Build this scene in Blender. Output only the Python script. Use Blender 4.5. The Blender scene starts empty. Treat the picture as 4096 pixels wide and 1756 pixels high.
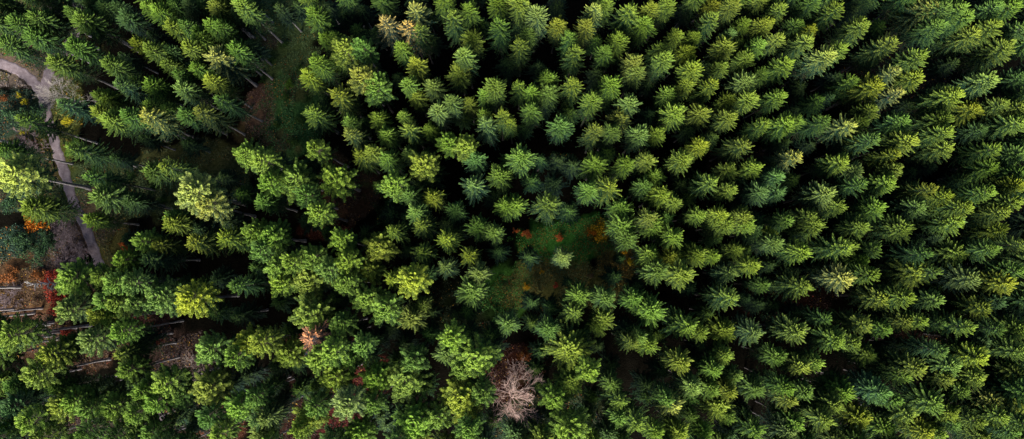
import bpy, math, random
import numpy as np

random.seed(7)
rng = np.random.default_rng(7)
PI = math.pi
R = math.radians
scene = bpy.context.scene
col = scene.collection

# ---------------------------------------------------------------- camera
H_CAM = 145.0
F_PX = 683.0            # 24 mm lens, 36 mm sensor, picture 1024 wide
TILT = math.atan(50.5 / F_PX)
cam_d = bpy.data.cameras.new('camera')
cam_d.sensor_width = 36.0
cam_d.lens = F_PX / 1024.0 * 36.0
cam_d.clip_start = 1.0
cam_d.clip_end = 5000.0
cam = bpy.data.objects.new('camera', cam_d)
col.objects.link(cam)
cam.location = (0, 0, H_CAM)
cam.rotation_euler = (TILT, 0, 0)
scene.camera = cam


def at(px, py, z=0.0):
    """photo pixel (1024 x 439 picture) to the world point at height z"""
    x = (px - 512.0) / F_PX
    y = -(py - 219.5) / F_PX
    c, s = math.cos(TILT), math.sin(TILT)
    dy, dz = y * c + s, y * s - c
    k = (H_CAM - z) / -dz
    return x * k, dy * k


# ---------------------------------------------------------------- light
SUN_EL, SUN_AZ = R(29), R(195)     # azimuth: from the lower left of the picture
world = bpy.data.worlds.new('World')
scene.world = world
world.use_nodes = True
nt = world.node_tree
sky = nt.nodes.new('ShaderNodeTexSky')
sky.sky_type = 'NISHITA'
sky.sun_disc = False
sky.sun_elevation = SUN_EL
sky.sun_rotation = SUN_AZ
sky.air_density = 1.0
sky.dust_density = 0.8
sky.ozone_density = 2.0
bg = nt.nodes['Background']
bg.inputs[1].default_value = 0.055
nt.links.new(sky.outputs[0], bg.inputs[0])
sun_d = bpy.data.lights.new('sun', 'SUN')
sun_d.energy = 5.0
sun_d.angle = R(34)
sun_d.color = (1.0, 0.95, 0.82)
sun = bpy.data.objects.new('sun', sun_d)
col.objects.link(sun)
sun.rotation_euler = (R(90) - SUN_EL, 0, PI - SUN_AZ)
sun.location = (0, 0, 200)

scene.view_settings.view_transform = 'Standard'
scene.view_settings.look = 'None'
scene.view_settings.gamma = 1.0
scene.view_settings.exposure = 1.15


# ---------------------------------------------------------------- materials
def new_mat(name):
    m = bpy.data.materials.new(name)
    m.use_nodes = True
    n = m.node_tree
    b = n.nodes['Principled BSDF']
    b.inputs['Roughness'].default_value = 0.8
    b.inputs['Specular IOR Level'].default_value = 0.25
    return m, n, b


def mixc(n, a, b, fac, mode='MIX'):
    x = n.nodes.new('ShaderNodeMix')
    x.data_type = 'RGBA'
    x.blend_type = mode
    for s, v in ((6, a), (7, b), (0, fac)):
        if isinstance(v, (int, float)):
            x.inputs[s].default_value = v
        elif isinstance(v, tuple):
            x.inputs[s].default_value = (*v, 1)
        else:
            n.links.new(v, x.inputs[s])
    return x.outputs[2]


def noise(n, scale, detail=3.0, coord='Object', rough=0.6):
    tc = n.nodes.new('ShaderNodeTexCoord')
    t = n.nodes.new('ShaderNodeTexNoise')
    t.inputs['Scale'].default_value = scale
    t.inputs['Detail'].default_value = detail
    t.inputs['Roughness'].default_value = rough
    n.links.new(tc.outputs[coord], t.inputs['Vector'])
    return t.outputs['Fac']


def ramp(n, src, p0, p1):
    r = n.nodes.new('ShaderNodeMapRange')
    r.inputs['From Min'].default_value = p0
    r.inputs['From Max'].default_value = p1
    n.links.new(src, r.inputs['Value'])
    return r.outputs['Result']


# needles: each tree has its own colour (object colour); each twig is a bit
# lighter or darker; young shoots are a warmer green; crown shade is painted into the dark tint
def foliage_mat(name, spec=0.2):
    m, n, b = new_mat(name)
    oi = n.nodes.new('ShaderNodeObjectInfo')
    at_ = n.nodes.new('ShaderNodeAttribute')
    at_.attribute_name = 'shoot'
    sep = n.nodes.new('ShaderNodeSeparateColor')
    n.links.new(at_.outputs['Color'], sep.inputs[0])
    base = oi.outputs['Color']
    old_shade = mixc(n, base, (0.034, 0.165, 0.29), 1.0, 'MULTIPLY')  # near-black, so lower and inner needles carry painted shade
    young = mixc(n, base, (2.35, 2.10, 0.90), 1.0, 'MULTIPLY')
    c = mixc(n, old_shade, young, sep.outputs[0])
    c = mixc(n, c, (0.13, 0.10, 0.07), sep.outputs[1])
    nf = ramp(n, noise(n, 0.8, 4), 0.3, 0.7)
    c = mixc(n, c, mixc(n, c, (0.62, 0.75, 0.8), 1.0, 'MULTIPLY'), nf)
    n.links.new(c, b.inputs['Base Color'])
    b.inputs['Roughness'].default_value = 0.65
    b.inputs['Specular IOR Level'].default_value = spec
    return m


def bark_mat(name, c0, c1, scale=3.0):
    m, n, b = new_mat(name)
    f = ramp(n, noise(n, scale, 5), 0.35, 0.65)
    n.links.new(mixc(n, c0, c1, f), b.inputs['Base Color'])
    b.inputs['Roughness'].default_value = 0.9
    return m


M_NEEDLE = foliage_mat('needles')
M_LEAF = foliage_mat('leaves', 0.1)
M_BARK = bark_mat('bark_grey', (0.05, 0.043, 0.043), (0.16, 0.14, 0.15))
M_BIRCH = bark_mat('bark_pale', (0.22, 0.20, 0.21), (0.55, 0.53, 0.54))
M_DEAD = bark_mat('dead_wood', (0.45, 0.38, 0.36), (0.68, 0.61, 0.57))
M_TWIG = bark_mat('twigs_pinkish', (0.46, 0.30, 0.27), (0.66, 0.49, 0.44), 1.2)


# ---------------------------------------------------------------- mesh helpers
def mesh_np(name, V, Fc, mat, shoot=None, smooth=False):
    """triangle mesh from numpy arrays; shoot: (faces, 2) twig tint"""
    me = bpy.data.meshes.new(name)
    nv, nf = len(V), len(Fc)
    me.vertices.add(nv)
    me.vertices.foreach_set('co', V.astype(np.float32).ravel())
    me.loops.add(nf * 3)
    me.loops.foreach_set('vertex_index', Fc.astype(np.int32).ravel())
    me.polygons.add(nf)
    me.polygons.foreach_set('loop_start', np.arange(0, nf * 3, 3, dtype=np.int32))
    if shoot is not None:
        a = me.attributes.new('shoot', 'FLOAT_COLOR', 'FACE')
        c = np.zeros((nf, 4), np.float32)
        c[:, :shoot.shape[1]] = shoot
        c[:, 3] = 1
        a.data.foreach_set('color', c.ravel())
    me.update(calc_edges=True)
    me.materials.append(mat)
    if smooth:
        me.polygons.foreach_set('use_smooth', np.ones(nf, bool))
    return me


def frames(D):
    D = D / np.maximum(np.linalg.norm(D, axis=1, keepdims=True), 1e-9)
    up = np.tile(np.array([[0.13, 0.21, 0.97]]), (len(D), 1))
    A = np.cross(D, up)
    A /= np.maximum(np.linalg.norm(A, axis=1, keepdims=True), 1e-6)
    return D, A, np.cross(A, D)


def twigs(P0, P1, rad, flat=0.55):
    """needle-covered twigs: three-sided spindles, flattened like a spray"""
    n = len(P0)
    D, A, B = frames(P1 - P0)
    V = np.empty((n, 5, 3))
    V[:, 0] = P0
    V[:, 4] = P1
    mid = P0 * 0.6 + P1 * 0.4
    r = rad[:, None]
    for k in range(3):
        a = 2 * PI * k / 3 + PI / 2
        V[:, 1 + k] = mid + A * r * math.cos(a) + B * r * math.sin(a) * flat
    base = np.array([[0, 1, 2], [0, 2, 3], [0, 3, 1], [4, 2, 1], [4, 3, 2], [4, 1, 3]])
    Fc = (base[None] + (np.arange(n) * 5)[:, None, None]).reshape(-1, 3)
    return V.reshape(-1, 3), Fc


def sticks(P0, P1, r0, r1):
    """three-sided tapered sticks"""
    n = len(P0)
    D, A, B = frames(P1 - P0)
    V = np.empty((n, 6, 3))
    for k in range(3):
        a = 2 * PI * k / 3
        o = A * math.cos(a) + B * math.sin(a)
        V[:, k] = P0 + o * r0[:, None]
        V[:, 3 + k] = P1 + o * r1[:, None]
    base = []
    for k in range(3):
        j = (k + 1) % 3
        base += [[k, j, 3 + j], [k, 3 + j, 3 + k]]
    base = np.array(base)
    Fc = (base[None] + (np.arange(n) * 6)[:, None, None]).reshape(-1, 3)
    return V.reshape(-1, 3), Fc


def join(parts):
    V, Fc, o = [], [], 0
    for v, f in parts:
        V.append(v)
        Fc.append(f + o)
        o += len(v)
    return np.concatenate(V), np.concatenate(Fc)


def crown_mesh(name, seed, H=24.0, depth=13.0, rad=2.6, k=4.5, gap=0.42, per=6, step=0.15,
               twig=0.55, inner=0.12, droop=0.35, up0=60, up1=-8, thick=0.075, plate=0.0,
               jit=0.2, dome=0.0, mat=None, bare=0.0, ang=52, skirt=0.0):
    """crown of a conifer: whorls of branches, each branch a spray of twigs"""
    g = np.random.default_rng(seed)
    P0s, P1s, rs, sh = [], [], [], []
    S0, S1, sr = [], [], []
    lob = 1 + 0.16 * np.sin(np.arange(12) * 2.1 + seed)
    d = 0.25
    bare0, green = bare, depth
    depth = depth + skirt
    while d < depth:
        t = min(1, d / green)
        low = d > green
        bare = bare0 + (min(1.2, .35 + (d - green) / max(skirt, .1)) if low else 0)
        nb = (per if d > 1.0 else max(3, per - 2)) - (2 if low else 0)
        off = g.uniform(0, 2 * PI)
        for j in range(nb):
            if g.random() < 0.06 + 0.15 * bare:
                continue
            phi = off + 2 * PI * (j + g.uniform(-.28, .28)) / nb
            dd = max(.05, d + g.uniform(-.5, .5) * gap)
            if dome:
                x = min(1.0, dd / dome)
                L = rad * math.sqrt(max(0.02, 1 - (1 - x) ** 2))
                if dd > dome and not low:
                    L *= 1 - 0.3 * (dd - dome) / max(0.1, green - dome)
            else:
                L = rad * (1 - math.exp(-max(dd, .1) / k)) * 1.12
            L *= lob[int(phi / (2 * PI) * 12) % 12] * g.uniform(1 - jit, 1 + jit)
            if low:
                L *= g.uniform(.7, 1.15)
            L = max(L, 0.25)
            e = R(up0 + (up1 - up0) * min(1, (dd / (green * .65)) ** .8) + g.uniform(-7, 7))
            h = np.array([math.cos(phi), math.sin(phi), 0])
            side = np.array([-math.sin(phi), math.cos(phi), 0])
            n = max(3, int(L * (1 - inner) / step))
            s = np.linspace(inner, 1.0, n)
            sw = g.uniform(-.12, .12) * L
            def pt(q):
                q = np.asarray(q)[:, None]
                return (np.array([0, 0, H - dd]) + h * (q * L * math.cos(e)) + side * (sw * q * q)
                        + np.array([0, 0, 1]) * (q * L * math.sin(e) - droop * L * q ** 1.6 * .7 + droop * .45 * L * q ** 4))
            P = pt(s)
            T = pt(np.minimum(s + .06, 1.08)) - P
            T /= np.maximum(np.linalg.norm(T, axis=1, keepdims=True), 1e-6)
            w = np.clip((1 - s) * 1.15 + .22, 0, .8)
            if plate:
                w = plate * np.sin(np.clip((s - inner) / (1.02 - inner), 0, 1) * PI) ** .7 + .18
            wl = twig * w * (.45 + .55 * min(1, L / 1.6))
            for sg in (-1, 1):
                a = R(ang) + g.uniform(-.2, .2, n)
                dirn = T * np.cos(a)[:, None] + side * (sg * np.sin(a))[:, None]
                dirn[:, 2] += g.uniform(-.3, .12, n)
                ln = wl * g.uniform(.7, 1.25, n) + .08
                keep = g.random(n) > .05 + bare * .62
                P0s.append(P[keep])
                P1s.append((P + dirn * ln[:, None])[keep])
                rs.append((thick * g.uniform(.75, 1.25, n))[keep])
                vig_light = .04 + 1.2 * math.exp(-(dd / (3.6 if not dome else 4.2)) ** 1.3)      # young shoots mostly at the top; also paints light above, shade below
                sh.append((np.clip(s ** 1.5 * vig_light + g.uniform(-.3, .2, n), 0, 1))[keep])
            # leader of the branch and short upright shoots along it
            keep = g.random(n) > bare * .75
            P0s.append(P[keep])
            P1s.append((P + T * (step * 1.9) + np.array([0, 0, .06]))[keep])
            rs.append(np.full(n, thick * 1.0)[keep])
            sh.append(np.clip(s * vig_light + g.uniform(-.2, .2, n), 0, 1)[keep])
            a0, a1 = pt([0.0]), pt([.8])
            m0 = pt([.4])
            S0 += [a0[0], m0[0]]
            S1 += [m0[0], a1[0]]
            r_ = .018 + .012 * L
            sr += [(r_, r_ * .7), (r_ * .7, r_ * .3)]
        d += gap * g.uniform(.8, 1.2) * (.55 if d < 1.6 else .75 if d < 4 else 1)
    # leading shoot
    P0s.append(np.array([[0, 0, H - .5]])); P1s.append(np.array([[0, 0, H + .35]]))
    rs.append(np.array([.07])); sh.append(np.array([.9]))
    P0, P1, rr, ss = (np.concatenate(q) for q in (P0s, P1s, rs, sh))
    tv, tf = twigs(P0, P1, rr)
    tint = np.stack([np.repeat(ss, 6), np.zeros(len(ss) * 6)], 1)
    sr = np.array(sr)
    sv, sf = sticks(np.array(S0), np.array(S1), sr[:, 0], sr[:, 1])
    tint = np.concatenate([tint, np.tile([[.2, .85]], (len(sf), 1))])
    V, Fc = join([(tv, tf), (sv, sf)])
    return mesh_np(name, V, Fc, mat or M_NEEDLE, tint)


def tube(pts, rad, n=8):
    pts = np.array(pts, float)
    V, Fc = [], []
    for i, p in enumerate(pts):
        for k in range(n):
            a = 2 * PI * k / n
            V.append((p[0] + math.cos(a) * rad[i], p[1] + math.sin(a) * rad[i], p[2]))
    for i in range(len(pts) - 1):
        for k in range(n):
            a, b = i * n + k, i * n + (k + 1) % n
            Fc += [(a, b, b + n), (a, b + n, a + n)]
    return np.array(V), np.array(Fc)


def trunk_mesh(name, seed, H=24.0, r0=.24, mat=None, stub0=.25, stub1=.75, nstub=40, stubl=.9):
    g = np.random.default_rng(seed)
    zs = np.linspace(-.3, H - .3, 13)
    pts = [(g.uniform(-.06, .06), g.uniform(-.06, .06), z) for z in zs]
    rad = [max(.025, r0 * (1 - .9 * max(0, z) / H)) * (1.35 if z < .4 else 1) for z in zs]
    parts = [tube(pts, rad)]
    z = g.uniform(stub0 * H, stub1 * H, nstub)
    a = g.uniform(0, 2 * PI, nstub)
    L = g.uniform(.2, 1.0, nstub) * stubl
    P0 = np.stack([z * 0, z * 0, z], 1)
    P1 = np.stack([np.cos(a) * L, np.sin(a) * L, z + g.uniform(-.5, .15, nstub) * L], 1)
    parts.append(sticks(P0, P1, np.full(nstub, .028), np.full(nstub, .008)))
    V, Fc = join(parts)
    return mesh_np(name, V, Fc, mat or M_BARK)


def bare_mesh(name, seed, H, rad, n1=11, mat=None, r0=.2, twigr=.02, levels=4, start=.35, split=4, lean_up=1.0):
    """leafless crown: limbs that fork into finer and finer twigs"""
    g = np.random.default_rng(seed)
    P0, P1, A, B = [], [], [], []
    def grow(p, d, L, r, lev):
        seg = 3
        q = p
        for i in range(seg):
            d = d + g.normal(0, .13, 3) + np.array([0, 0, .07 * lean_up])
            d /= np.linalg.norm(d)
            e = q + d * L / seg
            ra, rb = r * (1 - .25 * i), r * (1 - .25 * (i + 1))
            P0.append(q); P1.append(e); A.append(ra); B.append(max(rb, twigr * .5))
            if lev < levels:
                for _ in range(split if i else 1):
                    v = g.normal(0, 1, 3)
                    v -= v.dot(d) * d
                    v /= np.linalg.norm(v)
                    a = g.uniform(.35, .85)
                    grow(e, d * math.cos(a) + v * math.sin(a), L * g.uniform(.42, .68), max(rb * .6, twigr), lev + 1)
            q = e
    for i in range(n1):
        z = H * (start + (.93 - start) * i / n1)
        phi = i * 2.4 + g.uniform(-.4, .4)
        t = (z / H - start) / (1 - start)
        e = R(15 + 55 * t + g.uniform(-8, 8))
        L = rad * (.95 - .45 * t) * g.uniform(.8, 1.1)
        grow(np.array([0, 0, z]), np.array([math.cos(phi) * math.cos(e), math.sin(phi) * math.cos(e), math.sin(e)]), L, r0 * (.5 - .3 * t), 2)
    V, Fc = sticks(np.array(P0), np.array(P1), np.array(A), np.array(B))
    return mesh_np(name, V, Fc, mat or M_TWIG)


def leafball(name, seed, rad=1.0, h=.8, n=1400, size=.11, mat=None, lumps=7):
    """leafy shrub: leaves round several lumps on thin stems"""
    g = np.random.default_rng(seed)
    c = np.stack([g.normal(0, rad * .42, lumps), g.normal(0, rad * .42, lumps), g.uniform(.35, .8, lumps) * h], 1)
    rr = g.uniform(.28, .5, lumps) * rad
    i = g.integers(0, lumps, n)
    v = g.normal(0, 1, (n, 3))
    v /= np.linalg.norm(v, axis=1, keepdims=True)
    v[:, 2] = np.abs(v[:, 2]) * .9 - .15
    P = c[i] + v * (rr[i] * g.uniform(.35, 1.1, n))[:, None]
    P[:, 2] = np.maximum(P[:, 2], .05)
    D = g.normal(0, 1, (n, 3)); D[:, 2] *= .45
    D /= np.linalg.norm(D, axis=1, keepdims=True)
    E = np.cross(D, g.normal(0, .4, (n, 3)) + np.array([0, 0, 1.0]))
    E /= np.linalg.norm(E, axis=1, keepdims=True)
    s = size * g.uniform(.6, 1.4, n)[:, None]
    V = np.stack([P - D * s, P + E * s * .55, P + D * s, P - E * s * .55], 1).reshape(-1, 3)
    b = np.array([[0, 1, 2], [0, 2, 3]])
    Fc = (b[None] + (np.arange(n) * 4)[:, None, None]).reshape(-1, 3)
    tint = np.stack([np.repeat(g.uniform(0, 1, n), 2), np.zeros(2 * n)], 1)
    P0 = np.zeros((lumps, 3)); P0[:, 2] = -.1
    sv, sf = sticks(P0, c, np.full(lumps, .03), np.full(lumps, .012))
    tint = np.concatenate([tint, np.tile([[.2, .85]], (len(sf), 1))])
    V, Fc = join([(V, Fc), (sv, sf)])
    return mesh_np(name, V, Fc, mat or M_LEAF, tint)


# ---------------------------------------------------------------- prototypes (shared mesh data)
HT = 24.0
CROWNS = {'S': [], 'D': [], 'P': [], 'Y': [], 'R': []}
for i in range(7):     # open spruces, long separate branches
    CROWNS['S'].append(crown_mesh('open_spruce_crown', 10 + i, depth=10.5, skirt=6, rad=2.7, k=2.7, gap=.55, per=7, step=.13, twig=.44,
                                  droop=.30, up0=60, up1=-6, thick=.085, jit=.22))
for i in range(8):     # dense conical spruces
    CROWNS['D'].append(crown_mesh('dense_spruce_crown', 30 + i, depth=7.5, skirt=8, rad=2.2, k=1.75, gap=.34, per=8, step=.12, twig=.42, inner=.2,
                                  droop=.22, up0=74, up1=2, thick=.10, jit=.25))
for i in range(9):     # dense conifers with a blunt rounded top
    CROWNS['R'].append(crown_mesh('blunt_conifer_crown', 130 + i, depth=7, skirt=8, rad=2.35, gap=.30, per=10, step=.12, twig=.38, inner=.3,
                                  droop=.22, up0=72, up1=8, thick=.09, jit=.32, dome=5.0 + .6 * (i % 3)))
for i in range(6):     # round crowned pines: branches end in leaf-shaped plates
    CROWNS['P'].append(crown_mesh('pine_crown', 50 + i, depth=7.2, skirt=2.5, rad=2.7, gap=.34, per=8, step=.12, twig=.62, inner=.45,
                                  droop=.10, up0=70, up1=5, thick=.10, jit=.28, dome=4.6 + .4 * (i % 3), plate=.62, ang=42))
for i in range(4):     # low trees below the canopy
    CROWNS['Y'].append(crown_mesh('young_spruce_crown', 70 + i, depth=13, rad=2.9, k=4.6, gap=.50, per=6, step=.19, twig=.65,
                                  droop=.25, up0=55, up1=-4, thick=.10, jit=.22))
TRUNKS = {'S': [trunk_mesh('spruce_trunk', 90 + i) for i in range(3)],
          'P': [trunk_mesh('pine_trunk', 95 + i, stub0=.45, stub1=.72, nstub=18) for i in range(3)]}
M_PALEB = bark_mat('bark_pale_grey', (0.14, 0.13, 0.14), (0.38, 0.35, 0.38))
PALE = [trunk_mesh('pale_grey_trunk', 97 + i, r0=.29, mat=M_PALEB, nstub=22, stub0=.4) for i in range(3)]
TRUNKS['D'] = TRUNKS['R'] = TRUNKS['Y'] = TRUNKS['S']

PAL = {  # needle colours
    'l': ((.152, .205, .050), 'yellow-green'),
    'y': ((.195, .230, .040), 'golden-green'),
    'g': ((.085, .160, .055), 'mid-green'),
    'b': ((.075, .155, .085), 'bluish-green'),
    'p': ((.135, .205, .100), 'pale grey-green'),
    'd': ((.060, .110, .060), 'dark green'),
    'w': ((.265, .300, .120), 'pale straw-coloured'),
    't': ((.46, .34, .20), 'tan half-dead'),
    'r': ((.46, .23, .19), 'red-brown dead'),
    'o': ((.155, .190, .060), 'olive'),
    'h': ((.120, .198, .050), 'fresh green'),
}

PAL0 = dict(PAL)
for _k in 'lgbphoy':     # one wood: colours differ only a little from tree to tree
    _c, _n = PAL[_k]
    PAL[_k] = (tuple(.78 * a + .22 * b for a, b in zip(_c, (.118, .188, .052))), _n)

# ---------------------------------------------------------------- tree inventory: x y r kind colour (tile pixels, 1 px = .19876 picture px)
T = {}
T[(0, 0)] = """
20 25 60 D d;70 105 62 D g;5 215 62 D g;165 70 62 D g;138 160 66 D g;235 60 55 Y d;225 5 50 D d;335 40 50 D g;440 12 55 D d;
405 88 70 D h;505 30 60 D d;570 25 50 D d;620 75 60 D d;338 215 64 D g;262 292 62 D h;525 312 62 D g;600 262 45 Y d;590 412 62 S b;
485 462 45 D g;520 490 56 D h;468 550 56 D l;548 598 66 D h;625 570 60 D g;722 588 80 S w;298 512 62 S b;722 25 50 D h;768 45 55 D h;
842 108 52 D l;905 130 52 D g;980 145 45 D g;745 165 50 Y d;680 212 50 D y;757 235 56 D h;842 250 46 D b;818 312 54 D h;890 372 40 D g;
755 415 54 D h;726 510 46 D h;824 545 44 D g;897 438 60 D p;916 570 52 D g;990 555 66 S o;1040 118 54 D h;1112 128 46 D g;985 188 56 D h;
932 222 52 D l;1066 268 92 S w;1172 240 56 D g;970 335 46 D h;1040 402 56 D l;1100 480 56 S g;1062 10 56 D l;1118 45 50 D d;1180 55 50 D d;
1216 12 62 D h;850 12 50 D g;925 12 52 D d;1000 22 50 D d;95 600 62 S h;345 742 70 S g;44 868 104 P w;430 880 60 S g;498 978 78 D g;
148 1040 76 R l;745 860 60 D g;820 828 60 S y;952 960 92 P w;1030 1036 74 P w;852 1092 50 D g;430 1098 50 D h;1228 775 64 P h;1200 975 60 Y g;
-5 735 60 D g;-300 628 60 D g;660 405 60 S g;700 690 50 Y d;560 790 50 Y d;640 1010 60 D d;1150 250 50 D g"""
T[(256, 0)] = """
100 15 54 Y d;190 15 54 Y d;285 45 64 D h;328 180 44 D h;386 182 46 D h;438 235 70 P l;530 235 56 P g;300 300 60 D h;392 292 46 D h;
262 380 58 D y;402 455 74 S y;272 560 78 S h;520 370 66 P o;585 430 72 P g;462 592 50 D g;600 582 56 D h;470 668 56 S o;652 662 56 D h;
302 738 54 P h;508 788 60 S y;590 755 52 D l;655 795 56 D h;742 575 40 D h;770 642 64 S l;870 642 44 D h;642 82 78 S t;785 28 72 S w;
762 112 76 S t;815 125 52 S o;735 232 52 D h;798 308 54 D y;770 400 52 D h;712 380 50 Y b;890 408 58 D p;796 475 48 D l;902 552 56 D p;
988 502 52 D p;1070 512 42 D o;985 58 64 S l;1068 30 56 D h;1080 190 62 D l;1052 270 58 D p;1015 350 64 D l;1232 110 66 S h;1212 8 58 D h;
1192 425 64 D l;1150 475 50 D h;1140 572 42 D h;1165 615 64 S p;1232 572 56 S y;960 702 54 P h;1042 722 58 P l;1110 800 56 D b;768 768 44 D p;
845 825 70 P l;680 935 66 P h;768 972 54 D b;886 980 54 D y;600 932 46 Y g;1098 925 70 S p;1232 875 66 D h;1262 1035 60 D h;1000 1055 54 D b;
800 1072 58 D p;20 795 66 P h;45 905 60 P h;185 890 88 P h;392 892 80 P h;290 1062 60 P h;20 1012 54 D g;235 990 55 P g;905 852 50 Y g;
1135 100 52 Y g;1100 120 50 Y d;885 190 50 Y d;690 150 50 Y d;350 20 60 Y d;430 60 60 Y d;520 40 60 Y d;600 150 50 Y d;500 140 56 Y g;560 305 50 Y d;860 760 48 Y d"""
T[(512, 0)] = """
130 60 64 D p;230 100 52 D y;372 120 54 D o;45 205 62 S l;92 160 52 D p;300 170 54 S h;322 245 62 S l;40 412 54 S h;190 378 60 D h;
315 412 64 S y;102 452 48 D h;182 460 62 D g;0 602 38 S y;410 25 58 S w;592 22 72 S l;230 12 54 Y d;480 12 52 D l;672 100 72 D h;
700 20 54 D l;792 12 54 D l;538 198 64 D l;482 242 52 D g;618 292 62 D o;642 345 58 D p;832 165 48 D l;924 165 48 D l;766 225 58 S l;
890 245 54 D y;782 292 54 D h;925 342 60 D l;884 420 52 D l;802 470 54 D h;1022 410 58 S y;1012 82 58 S l;1032 12 56 D y;1132 12 58 D l;
1172 100 48 D h;1102 155 38 D b;1268 110 58 D y;1252 202 54 D h;1098 225 62 D l;1182 282 54 D l;1062 325 44 D h;1192 390 68 D p;1104 500 48 D l;
1212 500 58 D l;1104 582 54 D l;500 402 62 D h;410 502 58 D h;602 492 62 D p;560 592 68 S o;440 655 62 S o;505 655 52 D g;830 548 68 D l;
950 560 62 D o;655 670 62 D p;742 665 54 D l;684 795 58 D l;572 832 54 D h;255 620 64 D b;40 780 76 D g;145 800 50 Y b;430 832 68 D h;
495 930 76 S y;392 960 62 D g;735 890 62 D h;755 982 62 D l;832 1012 54 D l;672 940 56 D g;966 732 54 D y;885 785 62 D l;1178 710 68 S l;
1234 832 54 D l;1104 862 54 D o;1015 912 64 S l;1114 945 50 D l;560 1052 64 D g;178 1025 80 S h;20 1022 58 D h;945 1072 50 D l;1064 1080 58 D y;
1195 1080 62 D l;1275 622 54 S h;1282 362 48 D g;290 1062 62 Y b;705 1092 54 D o;1262 962 62 D b;800 1090 44 D g;1000 560 55 Y d;1160 190 50 Y g;
860 920 60 Y d;1030 690 54 Y g;700 560 54 Y d;700 420 50 Y d;480 760 60 Y g;100 900 60 Y b;60 640 50 Y b;100 560 56 D g;900 650 56 Y d;560 60 56 Y d"""
T[(768, 0)] = """
85 22 52 D l;352 28 66 S l;162 95 48 D h;64 168 52 D l;242 136 44 D y;200 182 54 D l;482 100 62 D l;392 225 54 D h;320 268 64 D w;
90 315 58 D l;10 100 32 D y;80 465 54 D h;626 205 72 S l;792 265 58 D l;862 15 90 S w;868 105 68 D g;1032 75 58 D h;1172 125 62 D l;
1056 165 64 D l;1222 215 78 D l;1142 390 68 D p;772 368 62 D y;662 360 54 S w;568 412 68 D y;445 402 60 S h;666 465 58 S w;540 548 54 D l;
494 620 48 D h;424 612 68 S w;486 708 50 D l;974 460 68 D l;1062 540 64 D y;1198 525 54 D o;1290 520 54 D l;905 595 64 D l;1285 600 66 D h;
744 690 68 D l;922 665 54 D l;924 735 58 D l;1174 728 64 S l;662 772 54 S y;1154 842 64 D h;660 860 54 D l;622 910 64 D h;104 622 62 D h;
170 610 48 D h;154 770 58 S w;378 812 58 D l;455 852 58 D p;72 882 54 D b;62 965 50 D b;305 962 68 D p;376 1022 54 D l;574 1042 58 D h;
780 1030 64 D p;838 945 52 S y;912 985 54 D y;1024 1030 58 D l;1134 960 54 D h;1264 1005 62 D l;1210 1072 54 D l;222 1090 54 D l;980 1092 54 D p;
1290 930 54 D y;1300 130 62 D g;1262 30 62 D h;1300 385 62 D d;1300 770 62 D g;1184 20 54 D g;905 12 54 D g;1004 15 58 D g;520 12 54 Y d;
440 35 54 Y d;1300 850 52 D g;560 265 60 Y g;700 590 60 D g;1090 640 56 D d;830 830 60 Y d;330 480 50 Y d;950 300 60 Y d;240 300 55 Y d;
1200 640 60 D d;560 700 60 S g;300 590 60 S g;900 20 60 D g;480 920 60 S g;100 700 56 Y d"""
T[(0, 219.5)] = """
838 18 62 D l;780 130 54 S y;712 195 62 S p;960 110 66 S y;1108 88 72 S y;602 205 54 P h;480 292 58 P h;700 105 54 P h;570 312 62 P h;
345 310 92 P h;300 462 66 P p;460 480 58 P l;580 420 62 P h;662 432 56 P p;765 400 82 P g;935 405 84 P y;1062 470 62 Y g;1172 332 62 S g;
1262 60 62 P h;430 612 68 P p;590 682 62 S l;625 762 62 P h;590 560 54 P h;15 590 76 P h;145 790 78 P l;220 690 68 P l;325 640 62 D g;
1045 660 74 P g;1165 700 62 P h;1235 625 66 P y;800 842 72 P h;705 890 62 P h;770 930 62 P h;655 980 62 P h;535 960 64 P h;285 960 72 P l;
335 915 62 P h;130 1020 72 P h;400 960 60 P g;35 950 64 P b;50 830 64 D g;1020 870 84 P l;1170 960 68 P h;660 1080 64 P p;1262 1040 62 S p;
1080 1085 54 P h;390 1082 44 P g;1272 900 54 P g;1030 1000 54 P g;20 1065 58 D g;555 1092 54 P g;860 1010 60 Y g;880 890 62 P g;1000 330 54 Y g;
-170 645 70 P h;-60 600 70 P h;-70 690 60 P h;-120 560 70 P h;-220 480 64 P h;880 330 50 Y g;500 400 58 P g;540 500 54 P g;640 330 54 P g;
450 850 56 Y g;270 870 56 D g;940 1060 54 Y d;130 880 60 Y g;750 1080 58 P g"""
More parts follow.
